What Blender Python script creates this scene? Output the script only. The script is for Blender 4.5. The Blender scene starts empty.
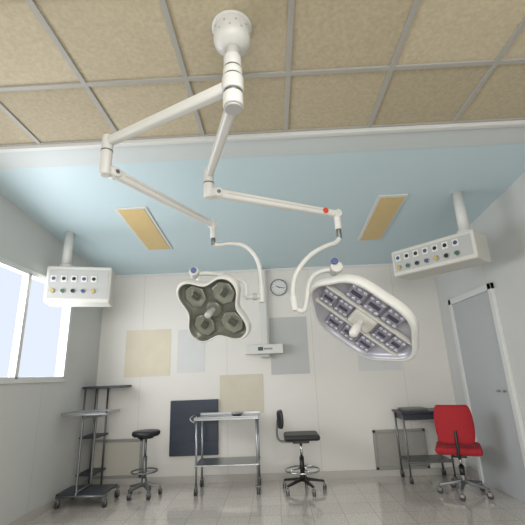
import bpy, bmesh, math, random
from mathutils import Matrix, Vector
random.seed(4)
S=bpy.context.scene
try:
    S.view_settings.view_transform='Standard'
except Exception: pass

# ------------------------------------------------------------ helpers
def lin(c):
    return tuple(((v/255)/12.92 if v/255<=0.04045 else (((v/255)+0.055)/1.055)**2.4) for v in c)+(1,)
def mat(name,rgb,rough=0.5,metal=0.0,noise=0.0,nscale=8.0,bump=0.0,trans=0.0,emit=0.0,coat=0.0):
    m=bpy.data.materials.new(name); m.use_nodes=True
    nt=m.node_tree; b=nt.nodes["Principled BSDF"]
    b.inputs["Base Color"].default_value=lin(rgb); b.inputs["Roughness"].default_value=rough
    b.inputs["Metallic"].default_value=metal
    b.inputs["Coat Weight"].default_value=coat
    b.inputs["Transmission Weight"].default_value=trans
    if emit:
        b.inputs["Emission Color"].default_value=lin(rgb); b.inputs["Emission Strength"].default_value=emit
    if noise or bump:
        tc=nt.nodes.new("ShaderNodeTexCoord"); n=nt.nodes.new("ShaderNodeTexNoise")
        n.inputs["Scale"].default_value=nscale; n.inputs["Detail"].default_value=5
        nt.links.new(tc.outputs["Object"],n.inputs["Vector"])
        if noise:
            mx=nt.nodes.new("ShaderNodeMix"); mx.data_type='RGBA'
            c=lin(rgb)
            mx.inputs[6].default_value=tuple(max(0,v*(1-noise)) for v in c[:3])+(1,)
            mx.inputs[7].default_value=tuple(min(1,v*(1+noise)) for v in c[:3])+(1,)
            nt.links.new(n.outputs["Fac"],mx.inputs[0]); nt.links.new(mx.outputs[2],b.inputs["Base Color"])
        if bump:
            bp=nt.nodes.new("ShaderNodeBump"); bp.inputs["Strength"].default_value=bump; bp.inputs["Distance"].default_value=0.01
            nt.links.new(n.outputs["Fac"],bp.inputs["Height"]); nt.links.new(bp.outputs[0],b.inputs["Normal"])
    return m

def link(o,parent=None):
    bpy.context.collection.objects.link(o)
    if parent is not None: o.parent=parent
    return o
def empty(name,loc=(0,0,0),rz=0):
    e=bpy.data.objects.new(name,None); e.empty_display_size=0.1
    e.location=loc; e.rotation_euler=(0,0,math.radians(rz)); bpy.context.collection.objects.link(e); return e
def finish(name,bm,m,parent,smooth=False,bevel=0,seg=2,mtx=None,sub=0):
    bmesh.ops.recalc_face_normals(bm,faces=bm.faces)
    me=bpy.data.meshes.new(name); bm.to_mesh(me); bm.free()
    if isinstance(m,(list,tuple)):
        for q in m: me.materials.append(q)
    else: me.materials.append(m)
    if smooth:
        for p in me.polygons: p.use_smooth=True
    o=bpy.data.objects.new(name,me); link(o,parent)
    if mtx is not None: o.matrix_local=mtx
    if bevel:
        b=o.modifiers.new("bevel",'BEVEL'); b.width=bevel; b.segments=seg; b.limit_method='ANGLE'
    if sub:
        s=o.modifiers.new("sub",'SUBSURF'); s.levels=sub; s.render_levels=sub
    return o
def box(name,lo,hi,m,parent=None,bevel=0.0,mtx=None):
    bm=bmesh.new(); bmesh.ops.create_cube(bm,size=1)
    for v in bm.verts:
        v.co=Vector([lo[i]+(v.co[i]+0.5)*(hi[i]-lo[i]) for i in range(3)])
    return finish(name,bm,m,parent,bevel=bevel,mtx=mtx)
def cyl(name,a,b,r,m,parent=None,r2=None,n=24,bevel=0.0):
    a=Vector(a); b=Vector(b); d=b-a
    bm=bmesh.new()
    bmesh.ops.create_cone(bm,cap_ends=True,segments=n,radius1=r,radius2=r if r2 is None else r2,depth=d.length)
    M=Matrix.Translation((a+b)/2)@d.to_track_quat('Z','Y').to_matrix().to_4x4()
    bmesh.ops.transform(bm,matrix=M,verts=bm.verts)
    o=finish(name,bm,m,parent,bevel=bevel)
    for p in o.data.polygons:
        p.use_smooth = len(p.vertices)==4
    return o
def lathe(name,prof,m,parent=None,n=32,mtx=None):
    bm=bmesh.new(); rings=[]
    for r,z in prof:
        if r<1e-5: rings.append([bm.verts.new((0,0,z))])
        else: rings.append([bm.verts.new((r*math.cos(2*math.pi*i/n),r*math.sin(2*math.pi*i/n),z)) for i in range(n)])
    for A,B in zip(rings,rings[1:]):
        for i in range(n):
            j=(i+1)%n
            if len(A)==1 and len(B)==1: continue
            if len(A)==1: bm.faces.new((A[0],B[i],B[j]))
            elif len(B)==1: bm.faces.new((A[i],A[j],B[0]))
            else: bm.faces.new((A[i],A[j],B[j],B[i]))
    return finish(name,bm,m,parent,smooth=True,mtx=mtx)
def tube(name,pts,r,m,parent=None,closed=False,smooth=True):
    cu=bpy.data.curves.new(name,'CURVE'); cu.dimensions='3D'; cu.bevel_depth=r; cu.bevel_resolution=4; cu.use_fill_caps=True
    if smooth:
        s=cu.splines.new('NURBS'); s.points.add(len(pts)-1)
        for i,p in enumerate(pts): s.points[i].co=(*p,1)
        s.order_u=3; s.use_endpoint_u=True; s.resolution_u=8
    else:
        s=cu.splines.new('POLY'); s.points.add(len(pts)-1)
        for i,p in enumerate(pts): s.points[i].co=(*p,1)
    s.use_cyclic_u=closed
    cu.materials.append(m)
    return link(bpy.data.objects.new(name,cu),parent)
def torus(name,c,R,r,m,parent=None):
    return tube(name,[(c[0]+R*math.cos(a*math.pi/16),c[1]+R*math.sin(a*math.pi/16),c[2]) for a in range(32)],r,m,parent,closed=True,smooth=False)
def bar(name,a,b,w,h,m,parent=None,bevel=0.01,w2=None,h2=None):
    """tapered rectangular-section arm from a to b"""
    a=Vector(a); b=Vector(b); d=(b-a); L=d.length; x=d.normalized()
    z=Vector((0,0,1)); y=z.cross(x).normalized(); z=x.cross(y)
    w2=w if w2 is None else w2; h2=h if h2 is None else h2
    bm=bmesh.new(); vs=[]
    for (p,ww,hh) in ((a,w,h),(b,w2,h2)):
        vs.append([bm.verts.new(p+y*sy*ww/2+z*sz*hh/2) for sy,sz in((-1,-1),(1,-1),(1,1),(-1,1))])
    A,B=vs
    bm.faces.new(A); bm.faces.new(B[::-1])
    for i in range(4):
        j=(i+1)%4; bm.faces.new((A[i],B[i],B[j],A[j]))
    return finish(name,bm,m,parent,bevel=bevel,seg=3)

# ------------------------------------------------------------ materials
white=mat("enamel_white",(206,206,202),0.38)
white2=mat("enamel_offwhite",(198,197,190),0.42)
joint=mat("joint_grey_white",(172,173,171),0.42)
steel=mat("brushed_steel",(165,167,169),0.32,0.85)
steeld=mat("dull_steel",(120,122,123),0.38,0.7)
chrome=mat("chrome",(190,190,190),0.14,1.0)
black=mat("black_vinyl",(26,27,30),0.45)
blackp=mat("black_plastic",(22,22,24),0.4)
rubber=mat("rubber_grey",(60,60,62),0.6)
red=mat("red_fabric",(160,26,36),0.8,noise=0.15,nscale=60)
dark=mat("dark_navy_board",(38,48,64),0.35,noise=0.35,nscale=25)
darkshelf=mat("dark_shelf",(48,52,62),0.4)
beige=mat("beige_patch",(208,199,178),0.55,noise=0.10,nscale=5)
beige2=mat("sand_patch",(200,192,174),0.55,noise=0.10,nscale=6)
grey1=mat("grey_patch",(184,185,184),0.55,noise=0.04,nscale=6)
grey2=mat("light_grey_patch",(204,205,204),0.55,noise=0.04,nscale=6)
ventm=mat("vent_grey",(150,150,146),0.45,0.3)
venti=mat("vent_panel",(176,175,168),0.5,0.1)
trimw=mat("trim_white",(210,212,210),0.45)
holem=mat("hole_dark",(55,55,55),0.7)
orange=mat("orange_label",(205,72,40),0.4)
greenl=mat("green_label",(40,70,60),0.4)
blueknob=mat("blue_grey_knob",(92,102,150),0.3)
diff=mat("amber_diffuser",(208,184,130),0.45,noise=0.06,nscale=12)
yellowp=mat("yellow_port",(185,160,70),0.4)
greenp=mat("green_port",(60,100,78),0.4)
bluep=mat("blue_port",(60,76,110),0.4)
faceL=mat("olive_reflector",(104,107,97),0.3,0.2)
bowl=mat("reflector_bowl",(142,145,134),0.18,0.55)
bowld=mat("reflector_dark",(84,88,80),0.2,0.4)
faceR=mat("led_face_grey",(168,168,176),0.3,0.2)
lens=mat("lens_smoked_violet",(134,132,148),0.12,0.2,coat=0.6)
ledm=mat("led_cell",(186,186,198),0.2,0.3)
ledrow=mat("led_row_dark",(66,64,80),0.2,0.2)

# ------------------------------------------------------------ room materials
def wall_mat(name,rgb,period=1.22,off=0.55,axis=0):
    m=mat(name,rgb,0.5); nt=m.node_tree; b=nt.nodes["Principled BSDF"]
    g=nt.nodes.new("ShaderNodeNewGeometry"); s=nt.nodes.new("ShaderNodeSeparateXYZ"); nt.links.new(g.outputs["Position"],s.inputs[0])
    def M(op,a,bv):
        n=nt.nodes.new("ShaderNodeMath"); n.operation=op
        if hasattr(a,'links'): nt.links.new(a,n.inputs[0])
        else: n.inputs[0].default_value=a
        n.inputs[1].default_value=bv; return n.outputs[0]
    f=M('MULTIPLY',s.outputs[axis],1/period); f=M('ADD',f,off+20); f=M('FRACT',f,0); l=M('LESS_THAN',f,0.006)
    n=nt.nodes.new("ShaderNodeTexNoise"); n.inputs["Scale"].default_value=1.3; n.inputs["Detail"].default_value=4
    nt.links.new(g.outputs["Position"],n.inputs["Vector"])
    mx=nt.nodes.new("ShaderNodeMix"); mx.data_type='RGBA'; c=lin(rgb)
    mx.inputs[6].default_value=tuple(v*0.93 for v in c[:3])+(1,); mx.inputs[7].default_value=tuple(min(1,v*1.05) for v in c[:3])+(1,)
    nt.links.new(n.outputs["Fac"],mx.inputs[0])
    m2=nt.nodes.new("ShaderNodeMix"); m2.data_type='RGBA'; nt.links.new(l,m2.inputs[0]); nt.links.new(mx.outputs[2],m2.inputs[6])
    m2.inputs[7].default_value=tuple(v*0.80 for v in c[:3])+(1,)
    nt.links.new(m2.outputs[2],b.inputs["Base Color"]); return m
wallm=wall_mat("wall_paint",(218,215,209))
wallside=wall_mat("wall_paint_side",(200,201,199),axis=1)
blue=mat("ceiling_blue_paint",(190,210,216),0.45,noise=0.02,nscale=1.5)
paleb=mat("ceiling_pale_band",(196,203,203),0.5)

# floor: speckled vinyl tiles
fm=mat("floor_terrazzo",(186,180,172),0.14); nt=fm.node_tree; b=nt.nodes["Principled BSDF"]
b.inputs["Coat Weight"].default_value=.9; b.inputs["Coat Roughness"].default_value=.08
g=nt.nodes.new("ShaderNodeNewGeometry")
br=nt.nodes.new("ShaderNodeTexBrick"); br.offset=0; br.inputs["Scale"].default_value=1; br.inputs["Brick Width"].default_value=0.3; br.inputs["Row Height"].default_value=0.3
br.inputs["Mortar Size"].default_value=0.003; br.inputs["Color1"].default_value=lin((206,200,193)); br.inputs["Color2"].default_value=lin((198,192,185)); br.inputs["Mortar"].default_value=lin((166,160,154))
nt.links.new(g.outputs["Position"],br.inputs["Vector"])
n=nt.nodes.new("ShaderNodeTexNoise"); n.inputs["Scale"].default_value=55; n.inputs["Detail"].default_value=4; nt.links.new(g.outputs["Position"],n.inputs["Vector"])
rp=nt.nodes.new("ShaderNodeValToRGB"); rp.color_ramp.elements[0].position=0.35; rp.color_ramp.elements[0].color=(0.66,0.65,0.64,1); rp.color_ramp.elements[1].position=0.62; rp.color_ramp.elements[1].color=(1.12,1.1,1.08,1)
nt.links.new(n.outputs["Fac"],rp.inputs[0])
mx=nt.nodes.new("ShaderNodeMix"); mx.data_type='RGBA'; mx.blend_type='MULTIPLY'; mx.inputs[0].default_value=0.6
nt.links.new(br.outputs["Color"],mx.inputs[6]); nt.links.new(rp.outputs[0],mx.inputs[7]); nt.links.new(mx.outputs[2],b.inputs["Base Color"])

# ceiling tiles
TX,TY,OX,OY=0.64,0.59,0.165,2.53
ct=mat("ceiling_tile",(176,160,124),0.7); nt=ct.node_tree; b=nt.nodes["Principled BSDF"]
g=nt.nodes.new("ShaderNodeNewGeometry")
mp=nt.nodes.new("ShaderNodeVectorMath"); mp.operation='SUBTRACT'; mp.inputs[1].default_value=(OX,OY,0); nt.links.new(g.outputs["Position"],mp.inputs[0])
dv=nt.nodes.new("ShaderNodeVectorMath"); dv.operation='DIVIDE'; dv.inputs[1].default_value=(TX,TY,50); nt.links.new(mp.outputs[0],dv.inputs[0])
fl=nt.nodes.new("ShaderNodeVectorMath"); fl.operation='FLOOR'; nt.links.new(dv.outputs[0],fl.inputs[0])
wn=nt.nodes.new("ShaderNodeTexWhiteNoise"); nt.links.new(fl.outputs[0],wn.inputs["Vector"])
n=nt.nodes.new("ShaderNodeTexNoise"); n.inputs["Scale"].default_value=45; n.inputs["Detail"].default_value=6; nt.links.new(g.outputs["Position"],n.inputs["Vector"])
m1=nt.nodes.new("ShaderNodeMix"); m1.data_type='RGBA'; m1.inputs[6].default_value=lin((174,163,138)); m1.inputs[7].default_value=lin((196,186,160)); nt.links.new(wn.outputs["Value"],m1.inputs[0])
rp=nt.nodes.new("ShaderNodeValToRGB"); rp.color_ramp.elements[0].position=0.3; rp.color_ramp.elements[0].color=(0.88,0.87,0.85,1); rp.color_ramp.elements[1].position=0.7; rp.color_ramp.elements[1].color=(1.06,1.06,1.06,1)
nt.links.new(n.outputs["Fac"],rp.inputs[0])
m2=nt.nodes.new("ShaderNodeMix"); m2.data_type='RGBA'; m2.blend_type='MULTIPLY'; m2.inputs[0].default_value=1
nt.links.new(m1.outputs[2],m2.inputs[6]); nt.links.new(rp.outputs[0],m2.inputs[7]); nt.links.new(m2.outputs[2],b.inputs["Base Color"])
gridm=mat("ceiling_grid",(164,162,156),0.5)

# ------------------------------------------------------------ room shell
XL,XR,YB,YF,H=-2.5,2.4,5.5,-3.0,3.1
SL0,SL1=3.08,2.82    # soffit heights
box("floor",(XL-.1,YF-.1,-.1),(XR+.1,YB+.1,0),fm)
box("wall_back",(XL-.1,YB,0),(XR+.1,YB+.1,3.2),wallm)
wl=empty("wall_left")
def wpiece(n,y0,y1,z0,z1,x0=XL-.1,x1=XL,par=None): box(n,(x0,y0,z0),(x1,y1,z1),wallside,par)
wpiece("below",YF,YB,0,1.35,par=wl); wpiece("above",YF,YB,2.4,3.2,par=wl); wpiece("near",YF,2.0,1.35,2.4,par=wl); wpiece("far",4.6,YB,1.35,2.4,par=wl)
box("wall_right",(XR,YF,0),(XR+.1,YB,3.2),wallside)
wr=empty("wall_rear")
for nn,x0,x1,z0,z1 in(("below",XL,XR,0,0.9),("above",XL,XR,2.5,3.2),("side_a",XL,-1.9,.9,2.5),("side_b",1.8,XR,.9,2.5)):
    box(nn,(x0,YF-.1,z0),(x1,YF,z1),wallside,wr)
def window_frame(name,axis,p,a0,a1,z0,z1,n):
    e=empty(name)
    def bx(nn,u0,u1,w0,w1):
        if axis=='x': box(nn,(p-.05,u0,w0),(p+.02,u1,w1),trimw,e,0.004)
        else: box(nn,(u0,p-.05,w0),(u1,p+.02,w1),trimw,e,0.004)
    bx("sill",a0-.04,a1+.04,z0-.04,z0+.02); bx("head",a0-.04,a1+.04,z1-.02,z1+.04)
    for i in range(n+1):
        u=a0+(a1-a0)*i/n; bx("mullion_%d"%i,u-.025,u+.025,z0,z1)
window_frame("window_1",'x',XL,2.0,4.6,1.35,2.4,3)
window_frame("added_rear_window",'y',YF,-1.9,1.8,.9,2.5,4)  # unseen rear window, added so the back wall gets frontal light

cl=empty("ceiling")
box("tile_field",(XL-.1,YF-.1,H),(XR+.1,OY+.03,H+.08),ct,cl)
k=0
x=OX-TX*5
while x<XR:
    if x>XL: box("grid_x_%d"%k,(x-.016,YF,H-.012),(x+.016,OY,H+.001),gridm,cl,0.002); k+=1
    x+=TX
y=OY; k=0
while y>YF:
    box("grid_y_%d"%k,(XL,y-.016,H-.0125),(XR,y+.016,H+.001),gridm,cl,0.002); k+=1; y-=TY
bm=bmesh.new()
def zs(y): return SL0+(SL1-SL0)*(y-2.56)/(YB-2.56)
vs=[bm.verts.new(p) for p in[(XL-.1,2.56,SL0),(XR+.1,2.56,SL0),(XR+.1,YB+.05,zs(YB+.05)),(XL-.1,YB+.05,zs(YB+.05)),(XL-.1,2.56,3.25),(XR+.1,2.56,3.25),(XR+.1,YB+.05,3.25),(XL-.1,YB+.05,3.25)]]
for f in((0,1,2,3),(4,5,6,7),(0,1,5,4),(2,3,7,6),(1,2,6,5),(0,3,7,4)): bm.faces.new([vs[i] for i in f])
finish("sloping_soffit",bm,blue,cl)
box("trim_1",(XL,2.53,3.06),(XR,2.57,3.1),trimw,None,0.004)
sl=math.atan2(SL1-SL0,YB-2.56)
def onslope(lo,hi,name,m,parent,bev=0):
    M=Matrix.Translation((0,2.56,SL0))@Matrix.Rotation(sl,4,'X')
    box(name,(lo[0],lo[1]-2.56,-hi[2]),(hi[0],hi[1]-2.56,-lo[2]),m,parent,bev,mtx=M)
onslope((XL,2.57,-.01),(XR,2.80,.004),"trim_2",paleb,None)
box("trim_3",(XL,5.48,2.79),(XR,5.5,2.83),trimw)
box("baseboard_back",(XL,5.485,0),(XR,5.5,.08),mat("baseboard",(186,182,176),.4))
box("baseboard_right",(XR-.015,YF,0),(XR,YB-.015,.08),bpy.data.materials["baseboard"])
box("baseboard_left",(XL,YF,0),(XL+.015,YB-.015,.08),bpy.data.materials["baseboard"])
for (x0,x1) in((-1.57,-1.24),(1.12,1.42)):
    e=empty("recessed_light_panel")
    onslope((x0,3.52,0),(x1,4.6,.012),"frame",trimw,e,.003)
    onslope((x0+.03,3.55,.012),(x1-.03,4.57,.018),"diffuser",diff,e)

# flat cover panels on the wall
def patch(x0,z0,x1,z1,m): box("wall_panel",(x0,5.496,z0),(x1,5.4995,z1),m,None)
patch(-2.12,1.34,-1.47,1.99,beige)
patch(-1.37,1.37,-.98,1.97,grey2)
patch(-.77,.81,-.17,1.32,beige2)
patch(-.05,1.30,.48,2.09,grey1)
patch(1.16,1.30,1.75,1.87,grey2)
e=empty("dark_radiator_cover",(-1.115,5.499,.32))
box("panel",(-.325,-.04,0),(.325,0,.69),dark,e,.006)
for i in range(3): box("rib_%d"%i,(-.31,-.048,.16+.2*i),(.31,-.038,.17+.2*i),darkshelf,e)
def vent(x0,x1,z0,z1,inner):
    e=empty("ventilation_grille",((x0+x1)/2,5.499,z0)); w=(x1-x0)/2; h=z1-z0
    box("backing",(-w+.02,-.015,.02),(w-.02,0,h-.02),inner,e)
    for nn,a,b2 in(("rail_top",(-w,-.03,h-.035),(w,0,h)),("rail_bottom",(-w,-.03,0),(w,0,.035)),("stile_a",(-w,-.03,0),(-w+.035,0,h)),("stile_b",(w-.035,-.03,0),(w,0,h))):
        box(nn,a,b2,ventm,e,.004)
    n=16
    for i in range(n):
        z=.05+(h-.1)*i/(n-1); box("louvre_%d"%i,(-w+.035,-.020,z-.004),(w-.035,-.014,z+.004),inner,e)
vent(-2.48,-1.80,.08,.55,mat("vent_inner_light",(192,188,178),.5))
vent(1.25,1.93,.08,.55,mat("vent_inner_grey",(160,158,152),.45,.2))

# clock
e=empty("round_clock",(.11,5.5,2.53))
MC=Matrix.Rotation(math.radians(90),4,'X')
lathe("rim",[(0,.0),(.122,0),(.124,.03),(.118,.036),(.112,.03),(.110,.02),(0,.02)],steeld,e,40,MC)
lathe("dial",[(.111,.0215),(.05,.022),(0,.0222)],trimw,e,40,MC)
box("hour_hand",(-.004,-.03,-.01),(.004,-.026,.05),blackp,e,mtx=Matrix.Rotation(math.radians(-60),4,'Y'))
box("minute_hand",(-.003,-.034,-.01),(.003,-.03,.08),blackp,e,mtx=Matrix.Rotation(math.radians(100),4,'Y'))
for i in range(12):
    a=i*math.pi/6; box("tick_%d"%i,(-.003,-.026,.088),(.003,-.0225,.1),blackp,e,mtx=Matrix.Rotation(a,4,'Y'))

# vertical duct with control box
e=empty("wall_conduit_control_unit",(-.12,5.495,1.58))
box("duct",(-.06,-.07,.12),(.06,0,1.22),white,e,.006)
box("duct_edge",(.03,-.078,.13),(.045,-.068,1.2),joint,e)
box("control_box",(-.28,-.13,0),(.25,0,.13),white,e,.01)
box("label",(-.10,-.134,.045),(-.03,-.129,.095),greenl,e)
box("label_text",(-.02,-.134,.055),(.10,-.129,.08),steeld,e)
box("sub_box",(-.06,-.10,-.05),(.06,0,.0),joint,e,.008)

# ------------------------------------------------------------ surgical light
cx,cy=-.15,1.60
sg=empty("surgical_light",(0,0,0))
T=Matrix.Translation((cx,cy,0))
lathe("ceiling_flange",[(0,3.1),(.108,3.1),(.108,3.09),(.098,3.085),(0,3.085)],white,sg,40,T)
lathe("canopy",[(.096,3.09),(.098,3.01),(.092,2.985),(.078,2.968),(.055,2.955),(.046,2.95),(0,2.95)],white,sg,48,T)
for i in range(10):
    a=2*math.pi*i/10
    for zz,da in((3.055,0),(3.02,.3)):
        p=Vector((cx+.0970*math.cos(a+da),cy+.0970*math.sin(a+da),zz)); q=p+Vector((math.cos(a+da),math.sin(a+da),0))*.002
        cyl("canopy_hole",p,q,.006,joint,sg,n=12)
cyl("column",(cx,cy,2.97),(cx,cy,2.6),.038,white,sg,n=32)
for i,(z0,z1,r) in enumerate(((2.90,2.83,.046),(2.82,2.775,.050),(2.765,2.68,.056),(2.665,2.59,.052))):
    cyl("column_collar_%d"%i,(cx,cy,z0),(cx,cy,z1),r,white,sg,n=36,bevel=.006)
cyl("column_ring",(cx,cy,2.83),(cx,cy,2.82),.044,steeld,sg,n=36)
cyl("column_ring_mid",(cx,cy,2.775),(cx,cy,2.765),.048,steeld,sg,n=36)
cyl("column_ring_low",(cx,cy,2.68),(cx,cy,2.665),.048,steeld,sg,n=36)
cyl("end_cap",(cx,cy,2.59),(cx,cy,2.575),.045,joint,sg,n=36,bevel=.005)
def arm_set(p0,p1,z1low,p2,tag):
    bar(tag+"_extension_arm",p0,p1,.058,.07,white,sg,.018,.05,.058)
    cyl(tag+"_elbow",(p1[0],p1[1],p1[2]+.04),(p1[0],p1[1],z1low-.045),.033,white,sg,n=28,bevel=.008)
    cyl(tag+"_elbow_ring",(p1[0],p1[1],p1[2]-.06),(p1[0],p1[1],p1[2]-.068),.035,steeld,sg,n=28)
    a=Vector((p1[0],p1[1],z1low)); b=Vector(p2)
    bar(tag+"_spring_arm",a,b,.055,.064,white,sg,.018,.045,.05)
    d=(b-a).normalized()
    s=Vector((0,0,1)).cross(d).normalized()
    cyl(tag+"_pivot_a",a+d*.06-s*.034,a+d*.06+s*.034,.032,white,sg,n=28,bevel=.006)
    cyl(tag+"_pivot_b",b-s*.03,b+s*.03,.029,white,sg,n=28,bevel=.006)
    for sgn in(-1,1):
        cyl(tag+"_pivot_cap",a+d*.06+s*.035*sgn,a+d*.06+s*.038*sgn,.013,steeld,sg,n=16)
        bar(tag+"_side_seam",a+d*.12+s*.0275*sgn,b-d*.08+s*.0235*sgn,.003,.004,joint,sg,0)
    return b
b1=arm_set((cx,cy,2.72),(-.945,1.96,2.68),2.50,(-.42,2.68,2.41),"left")
b2=arm_set((cx,cy,2.625),(-.38,2.24,2.585),2.46,(.50,2.56,2.40),"right")
a=Vector((-.38,2.24,2.46)); d=(b2-a); s=Vector((0,0,1)).cross(d.normalized()).normalized()
pm=a+d*.89
cyl("orange_sticker",pm-s*.024,pm-s*.0275,.021,orange,sg,n=24)
cyl("left_drop_joint",(b1.x,b1.y,2.43),(b1.x,b1.y,2.30),.022,white,sg,n=24,bevel=.004)
cyl("left_drop_collar",(b1.x,b1.y,2.31),(b1.x,b1.y,2.25),.017,steeld,sg,n=24,bevel=.003)
cyl("right_drop_joint",(b2.x,b2.y,2.42),(b2.x,b2.y,2.28),.024,white,sg,n=24,bevel=.004)
cyl("right_drop_collar",(b2.x,b2.y,2.29),(b2.x,b2.y,2.21),.019,steeld,sg,n=24,bevel=.003)
tube("left_yoke",[(-.42,2.68,2.27),(-.40,2.69,2.24),(-.30,2.7,2.265),(-.17,2.7,2.24),(-.085,2.7,2.12),(-.07,2.7,1.98),(-.07,2.7,1.86)],.0155,white,sg)
cyl("left_yoke_end",(-.07,2.7,1.93),(-.07,2.7,1.80),.022,white,sg,bevel=.004)
cyl("left_yoke_arm",(-.07,2.7,1.845),(-.19,2.7,1.845),.018,white,sg)
cyl("left_yoke_knob",(-.105,2.7,1.845),(-.135,2.7,1.845),.025,joint,sg,bevel=.003)
tube("right_yoke",[(.50,2.56,2.22),(.49,2.55,2.18),(.40,2.52,2.15),(.27,2.5,2.08),(.165,2.5,1.95),(.14,2.5,1.83),(.15,2.5,1.74)],.0165,white,sg)
cyl("right_yoke_end",(.145,2.5,1.80),(.155,2.5,1.70),.023,white,sg,bevel=.004)

def head(tag,c,X,n,R,nl,amp,phase,shell,face,asp=1.0,sharp=1):
    n=Vector(n).normalized(); X=Vector(X); X=(X-n*X.dot(n)).normalized(); Z=-n; Y=Z.cross(X)
    M=Matrix(((X.x,Y.x,Z.x,c[0]),(X.y,Y.y,Z.y,c[1]),(X.z,Y.z,Z.z,c[2]),(0,0,0,1)))
    N=96; bm=bmesh.new()
    def rad(t):
        v=math.cos(nl*(t-phase)); v=math.copysign(abs(v)**sharp,v)
        return R*(1+amp*v)
    prof=[(.0,.085,0),(.25,.083,0),(.5,.075,0),(.75,.06,0),(.92,.038,0),(1.0,.008,0),(1.0,-.032,0),(.98,-.045,0),(.93,-.045,0),(.905,-.028,1),(.88,-.004,1),(.5,.006,1),(0,.008,1)]
    rings=[]
    for f,z,mi in prof:
        if f==0: rings.append([bm.verts.new((0,0,z))]); continue
        ring=[]
        for i in range(N):
            t=2*math.pi*i/N; r=rad(t)
            rr=f*r if f>.6 else f*(R*(1-f/.6)+r*(f/.6)) 
            ring.append(bm.verts.new((rr*math.cos(t),rr*math.sin(t)*asp,z)))
        rings.append(ring)
    for k2,(A,B) in enumerate(zip(rings,rings[1:])):
        mi=1 if prof[k2+1][2] else 0
        for i in range(N):
            j=(i+1)%N
            if len(A)==1: f=bm.faces.new((A[0],B[i],B[j]))
            elif len(B)==1: f=bm.faces.new((A[i],A[j],B[0]))
            else: f=bm.faces.new((A[i],A[j],B[j],B[i]))
            f.material_index=mi
    finish(tag+"_lamp_shell",bm,[shell,face],sg,smooth=True,mtx=M)
    return M,rad
# left 4-lobed head
PH=math.radians(24)
ML,_=head("left",(-.415,2.70,1.77),(.95,0,-.18),(-.30,-.78,-.55),.255,4,.20,PH,white,faceL,sharp=.9)
for i in range(4):
    a=PH+i*math.pi/2
    M=ML@Matrix.Rotation(a,4,'Z')@Matrix.Translation((.162,0,-.004))
    lathe("left_reflector_%d"%i,[(.085,.006),(.088,-.010),(.080,-.012),(.06,.0),(.02,.004),(0,.004)],bowl,sg,7,M)
    box("left_bulb_guard_%d"%i,(-.03,-.022,-.012),(.03,.022,.002),bowld,sg,.006,mtx=M)
lathe("left_hub",[(.062,.02),(.062,-.012),(.05,-.02),(0,-.022)],faceL,sg,32,ML)
lathe("left_handle",[(.02,-.02),(.018,-.045),(.026,-.06),(.024,-.11),(.016,-.122),(0,-.124)],joint,sg,24,ML)
tube("left_gimbal",[(-.19,2.70,1.845),(-.17,2.70,1.93),(-.24,2.72,1.99),(-.36,2.74,2.03),(-.50,2.73,2.05),(-.56,2.71,2.03)],.017,white,sg)
cyl("left_gimbal_hub",(-.56,2.74,2.03),(-.56,2.66,2.05),.035,white,sg,bevel=.008)
cyl("left_knob",(-.56,2.66,2.05),(-.56,2.645,2.052),.022,blueknob,sg,bevel=.004)
bar("left_gimbal_bracket",(-.55,2.73,2.03),(-.50,2.75,1.90),.05,.03,white,sg,.006)
# right LED head: strongly tilted, rows of smoked lens modules
v=Vector((-.2,-.97,-.13)).normalized(); p=Vector((-.6,0,-.8)); nn=v*.40+p*.91
MR,_=head("right",(.585,2.50,1.63),(.78,0,-.62),nn,.375,6,.035,math.radians(0),white,faceR,asp=.95)
rows=[(-.205,-.19,.19,3),(-.0,-.31,-.08,2),(-.0,.10,.31,2),(.205,-.19,.19,3)]
kk=0
for (yy,x0,x1,cnt) in rows:
    wd=(x1-x0)/cnt
    for i in range(cnt):
        u0=x0+i*wd+.006; u1=x0+(i+1)*wd-.006
        box("right_lens_%d"%kk,(u0,yy-.085,-.020),(u1,yy+.085,.0),lens,sg,.014,mtx=MR)
        box("right_led_strip_%d"%kk,(u0+.02,yy-.018,-.024),(u1-.02,yy+.018,-.018),ledrow,sg,.003,mtx=MR)
        for q in range(3):
            for w2 in(-.052,.052):
                uu=u0+(u1-u0)*(q+.5)/3
                lathe("right_led",[(.014,.0),(.014,-.003),(.008,-.006),(0,-.007)],ledm,sg,12,MR@Matrix.Translation((uu,yy+w2,-.020)))
        kk+=1
for yy in(-.102,.102): box("right_divider",(-.32,yy-.010,-.026),(.32,yy+.010,.0),white2,sg,.003,mtx=MR)
box("right_hub",(-.075,-.085,-.034),(.09,.085,.01),white2,sg,.02,mtx=MR)
lathe("right_handle",[(.024,-.02),(.02,-.06),(.03,-.075),(.028,-.14),(.018,-.155),(0,-.157)],white,sg,24,MR)
tube("right_gimbal",[(.15,2.5,1.72),(.20,2.50,1.68),(.23,2.52,1.74),(.26,2.55,1.92),(.36,2.57,1.99),(.45,2.55,1.98)],.018,white,sg)
cyl("right_gimbal_hub",(.45,2.58,1.97),(.45,2.49,1.99),.042,white,sg,bevel=.008)
cyl("right_knob",(.44,2.50,2.02),(.435,2.485,2.03),.026,blueknob,sg,bevel=.004)
bar("right_gimbal_bracket",(.45,2.56,1.98),(.54,2.56,1.74),.06,.04,white,sg,.008)

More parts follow.
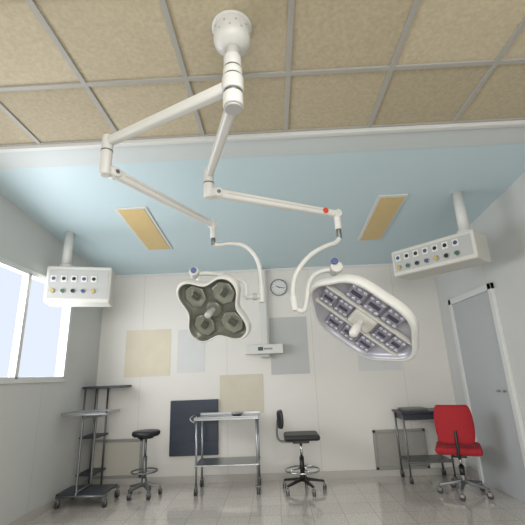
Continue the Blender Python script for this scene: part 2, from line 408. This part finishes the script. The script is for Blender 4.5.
# ------------------------------------------------------------ supply pendants
def pendant(A,dirv,L,depth,zb,zt,name="medical_supply_pendant",hang=None):
    d=Vector((dirv[0],dirv[1],0)).normalized(); ang=math.atan2(d.y,d.x)
    e=empty(name,(A[0],A[1],zb)); e.rotation_euler=(0,0,ang); h=zt-zb
    box("housing",(0,0,0),(L,depth,h),white2,e,.02)
    def fb(nn,x0,x1,z0,z1,m,t=.008): box(nn,(x0,-t,z0),(x1,0,z1),m,e,.002)
    def fc(nn,x,z,r,m,t=.02): cyl(nn,(x,0,z),(x,-t,z),r,m,e,n=20,bevel=.002)
    fb("fascia",.03,L-.03,.04,h-.04,joint,.004)
    ports=[yellowp,greenp,blackp,bluep,yellowp,blackp,greenp]
    nP=int((L-.1)/.10)
    for i in range(nP):
        x=.08+.1*i
        fb("socket_plate_%d"%i,x-.03,x+.03,h*.55,h*.55+.07,white,.010)
        fc("socket_%d"%i,x,h*.55+.035,.02,blackp if i%3 else bluep,.013)
        fc("gas_outlet_ring_%d"%i,x,h*.3,.027,steel,.012)
        fc("gas_outlet_%d"%i,x,h*.3,.02,ports[i%7],.02)
    ym=depth/2
    if hang is None: hang=L*.6
    cyl("hanging_tube",(hang,ym,h-.01),(hang,ym,3.0-zb),.05,white,e,n=28)
    cyl("hanging_collar",(hang,ym,h-.005),(hang,ym,h+.05),.075,white,e,n=28,bevel=.006)
pendant((1.31,3.97),(.67,-.74),.85,.34,2.25,2.53,hang=.72)
pendant((-2.40,3.86),(.93,.26),.66,.30,2.12,2.52,hang=.15)

# ------------------------------------------------------------ casters / seats
def caster(e,x,y,tag,r=.03):
    cyl(tag+"_wheel_a",(x-.018,y,r),(x-.004,y,r),r,rubber,e,n=18,bevel=.003)
    cyl(tag+"_wheel_b",(x+.004,y,r),(x+.018,y,r),r,rubber,e,n=18,bevel=.003)
    box(tag+"_fork",(x-.022,y-.02,r),(x+.022,y+.02,r*2+.004),steeld,e,.004)
    cyl(tag+"_stem",(x,y,r*2),(x,y,r*2+.03),.007,steeld,e,n=12)
def star_base(e,R,m,zh=.10,hubz=.16,rot=.3):
    for i in range(5):
        a=rot+i*2*math.pi/5; x,y=R*math.cos(a),R*math.sin(a)
        bar("base_leg_%d"%i,(0,0,hubz-.03),(x,y,zh-.01),.04,.035,m,e,.006,.026,.022)
        caster(e,x,y,"caster_%d"%i)
    cyl("base_hub",(0,0,hubz-.06),(0,0,hubz+.03),.032,m,e,bevel=.004)
def seat_prof(r,z,t): return [(0,z),(r*.9,z),(r,z+t*.25),(r*1.01,z+t*.6),(r*.96,z+t*.92),(r*.8,z+t),(0,z+t*.96)]
e=empty("round_stool",(-1.60,4.98,0))
star_base(e,.19,steeld)
cyl("outer_tube",(0,0,.16),(0,0,.42),.025,steeld,e); cyl("gas_lift",(0,0,.40),(0,0,.64),.015,steeld,e)
torus("foot_ring",(0,0,.26),.15,.009,steeld,e)
for i in range(3):
    a=i*2*math.pi/3; cyl("ring_spoke_%d"%i,(0,0,.26),(.15*math.cos(a),.15*math.sin(a),.26),.006,steeld,e,n=10)
lathe("seat_plate",[(0,.62),(.09,.62),(.10,.645),(0,.645)],blackp,e,28)
lathe("seat_cushion",seat_prof(.165,.645,.06),black,e,36)

def curved_back(name,w,h,th,R,m,e,mtx):
    bm=bmesh.new(); N=12; K=6
    rows=[]
    for s2 in(0,1):
        rr=[]
        for k3 in range(K+1):
            z=-h/2+h*k3/K; row=[]
            taper=1-.18*abs(2*k3/K-1)**3
            for i in range(N+1):
                u=(-w/2+w*i/N)*taper; ang=u/R
                rad2=R+(th/2 if s2 else -th/2)*(1-.5*abs(2*i/N-1)**4)
                row.append(bm.verts.new((rad2*math.sin(ang),rad2*math.cos(ang)-R,z)))
            rr.append(row)
        rows.append(rr)
    for s2 in(0,1):
        for k3 in range(K):
            for i in range(N): bm.faces.new((rows[s2][k3][i],rows[s2][k3][i+1],rows[s2][k3+1][i+1],rows[s2][k3+1][i]))
    A,B=rows
    for k3 in range(K):
        bm.faces.new((A[k3][0],A[k3+1][0],B[k3+1][0],B[k3][0])); bm.faces.new((A[k3][N],A[k3+1][N],B[k3+1][N],B[k3][N]))
    for i in range(N):
        bm.faces.new((A[0][i],A[0][i+1],B[0][i+1],B[0][i])); bm.faces.new((A[K][i],A[K][i+1],B[K][i+1],B[K][i]))
    return finish(name,bm,m,e,smooth=True,mtx=mtx,sub=1)
e=empty("drafting_chair",(.27,4.98,0))
star_base(e,.25,blackp,rot=.1)
cyl("outer_tube",(0,0,.16),(0,0,.36),.027,blackp,e); cyl("gas_lift",(0,0,.34),(0,0,.53),.015,chrome,e)
torus("foot_ring",(0,0,.22),.20,.010,chrome,e)
for i in range(4):
    a=i*math.pi/2+.4; cyl("ring_spoke_%d"%i,(0,0,.24),(.2*math.cos(a),.2*math.sin(a),.22),.007,chrome,e,n=10)
box("mechanism",(-.10,-.07,.51),(.10,.07,.55),blackp,e,.01)
box("seat_cushion",(-.20,-.20,.55),(.22,.20,.615),black,e,.03)
tube("back_post",[(-.06,0,.53),(-.20,0,.52),(-.275,0,.55),(-.285,0,.66),(-.265,0,.77)],.013,steeld,e)
curved_back("backrest",.34,.20,.05,.28,black,e,Matrix.Translation((-.25,0,.78))@Matrix.Rotation(math.radians(90),4,'Z'))

# red office chair, back turned to the room
e=empty("red_office_chair",(1.98,4.66,0),66)
star_base(e,.25,steeld,rot=.5)
cyl("outer_tube",(0,0,.16),(0,0,.28),.027,blackp,e); cyl("gas_lift",(0,0,.26),(0,0,.40),.015,chrome,e)
box("mechanism",(-.10,-.07,.37),(.10,.07,.41),blackp,e,.01)
box("seat_cushion",(-.22,-.23,.41),(.23,.23,.49),red,e,.035)
tube("back_post",[(-.06,0,.39),(-.22,0,.38),(-.29,0,.42),(-.29,0,.55),(-.27,0,.66)],.015,blackp,e)
curved_back("backrest",.40,.40,.06,.42,red,e,Matrix.Translation((-.245,0,.72))@Matrix.Rotation(math.radians(90),4,'Z'))

# ------------------------------------------------------------ steel trolley
e=empty("instrument_trolley",(-.61,5.1,0)); w,dp=.38,.21
for i,(sx,sy) in enumerate(((-1,-1),(1,-1),(1,1),(-1,1))):
    cyl("leg_%d"%i,(sx*(w-.02),sy*(dp-.02),.09),(sx*(w-.02),sy*(dp-.02),.82),.0125,steel,e,n=16)
    caster(e,sx*(w-.02),sy*(dp-.02),"caster_%d"%i,.042)
box("top_tray",(-w-.01,-dp-.01,.80),(w+.01,dp+.01,.825),steel,e,.004)
for nn2,lo,hi in(("lip_front",(-w-.01,-dp-.01,.825),(w+.01,-dp,.84)),("lip_back",(-w-.01,dp,.825),(w+.01,dp+.01,.855))): box(nn2,lo,hi,steel,e,.002)
box("lower_shelf",(-w,-dp,.30),(w,dp,.318),steel,e,.004)
tube("push_handle",[(-w-.01,-dp+.03,.78),(-w-.06,-dp+.03,.80),(-w-.06,-dp+.03,.84),(-w-.06,dp-.03,.84),(-w-.06,dp-.03,.80),(-w-.01,dp-.03,.78)],.009,steel,e)
e=empty("kidney_dish",(-.50,5.1,.825))
lathe("bowl",[(0,.002),(.05,.002),(.07,.03),(.075,.032),(.068,.026),(.048,.006),(0,.006)],steel,e,28)

# left: mayo stand & rack
e=empty("mayo_stand",(-2.18,4.78,0))
box("tray",(-.28,-.2,.93),(.24,.2,.945),steel,e,.003)
for nn2,lo,hi in(("lip_a",(-.28,-.2,.945),(.24,-.19,.965)),("lip_b",(-.28,.19,.945),(.24,.2,.965)),("lip_c",(-.28,-.2,.945),(-.27,.2,.965)),("lip_d",(.23,-.2,.945),(.24,.2,.965))): box(nn2,lo,hi,steel,e)
for sy in(-.17,.17):
    tube("side_frame",[(.18,sy,.93),(.02,sy,.92),(-.03,sy,.90),(-.04,sy,.86),(-.04,sy,.2),(-.04,sy,.12)],.013,steeld,e)
    cyl("foot_rail",(-.26,sy,.11),(.30,sy,.11),.015,steeld,e)
    for q,xx in enumerate((-.24,.28)): caster(e,xx,sy,"caster_%d_%d"%(q,int(sy>0)),.036)
cyl("cross_bar",(-.04,-.17,.15),(-.04,.17,.15),.013,steeld,e)
box("base_shelf",(-.26,-.18,.125),(.28,.18,.14),darkshelf,e,.003)
e=empty("storage_rack",(-2.24,5.27,0))
for i,(xx,yy) in enumerate(((-.22,-.16),(-.22,.16),(-.06,-.16),(-.06,.16))):
    cyl("post_%d"%i,(xx,yy,0),(xx,yy,1.21),.012,steeld,e,n=14)
box("upper_shelf",(-.25,-.19,1.21),(.25,.20,1.24),darkshelf,e,.004)
box("middle_shelf",(-.24,-.18,.62),(-.02,.18,.64),darkshelf,e,.004)
box("bottom_shelf",(-.24,-.18,.20),(-.02,.18,.22),darkshelf,e,.004)

# right: dark side table
e=empty("equipment_cart",(1.79,5.27,0))
box("top",(-.26,-.2,.775),(.32,.20,.80),darkshelf,e,.006)
box("drawer_box",(-.22,-.17,.70),(.28,.18,.775),darkshelf,e,.006)
box("tray",(-.2,-.14,.80),(.1,.12,.83),steeld,e,.006)
for i,(sx,sy) in enumerate(((-.23,-.16),(.29,-.16),(.29,.17),(-.23,.17))):
    cyl("leg_%d"%i,(sx,sy,.07),(sx,sy,.78),.011,steeld,e,n=14); caster(e,sx,sy,"caster_%d"%i,.032)
box("lower_shelf",(-.24,-.18,.22),(.30,.18,.24),steeld,e,.004)

# door on right wall
e=empty("door_1",(XR,4.6,0))
box("leaf",(-.02,-.45,0),(0,.45,2.1),mat("door_grey",(176,180,182),.45),e,.004)
for nn2,lo,hi in(("jamb_a",(-.04,-.52,0),(0,-.45,2.17)),("jamb_b",(-.04,.45,0),(0,.52,2.17)),("head",(-.04,-.52,2.1),(0,.52,2.17))): box(nn2,lo,hi,trimw,e,.004)
cyl("handle",(-.05,-.38,1.05),(-.05,-.26,1.05),.01,steel,e)
for hy in(-.37,-.27): cyl("handle_stem",(-.05,hy,1.05),(-.015,hy,1.05),.007,steel,e,n=12)

# ------------------------------------------------------------ lights
def area(name,loc,rot,sx,sy,power,col=(1,1,1)):
    l=bpy.data.lights.new(name,'AREA'); l.shape='RECTANGLE'; l.size=sx; l.size_y=sy; l.energy=power; l.color=col
    o=bpy.data.objects.new(name,l); o.location=loc; o.rotation_euler=rot; link(o); return o
area("added_rear_fill",(-.05,YF-.12,1.7),(math.radians(90),0,0),3.6,1.55,150,(1,.985,.95))  # added fill lamp behind the camera, lights the back wall frontally
area("window_daylight_left",(XL-.12,3.3,1.87),(0,math.radians(-90),0),1.0,2.5,62,(.97,.98,1))
for yy in(-1.2,.6):
    e=empty("added_ceiling_fixture")  # unseen fixtures, added with area lamps to brighten the back wall
    box("housing",(-.155,yy-.3,3.06),(.485,yy+.29,3.1),trimw,e,.004)
    area("added_ceiling_fill",(.165,yy,3.05),(0,0,0),.55,.5,24,(1,.98,.93)).parent=e
w=bpy.data.worlds.new("sky"); S.world=w; w.use_nodes=True
w.node_tree.nodes["Background"].inputs[0].default_value=(.8,.88,1,1); w.node_tree.nodes["Background"].inputs[1].default_value=1.0

# ------------------------------------------------------------ camera
cam=bpy.data.cameras.new("camera"); co=bpy.data.objects.new("camera",cam); link(co)
cam.sensor_width=36; cam.lens=26.06
R=Matrix.Rotation(math.radians(1.2),4,'Z')@Matrix.Rotation(math.radians(106.5),4,'X')@Matrix.Rotation(math.radians(-2.2),4,'Z')
co.matrix_world=Matrix.Translation((0,0,1.3))@R
S.camera=co
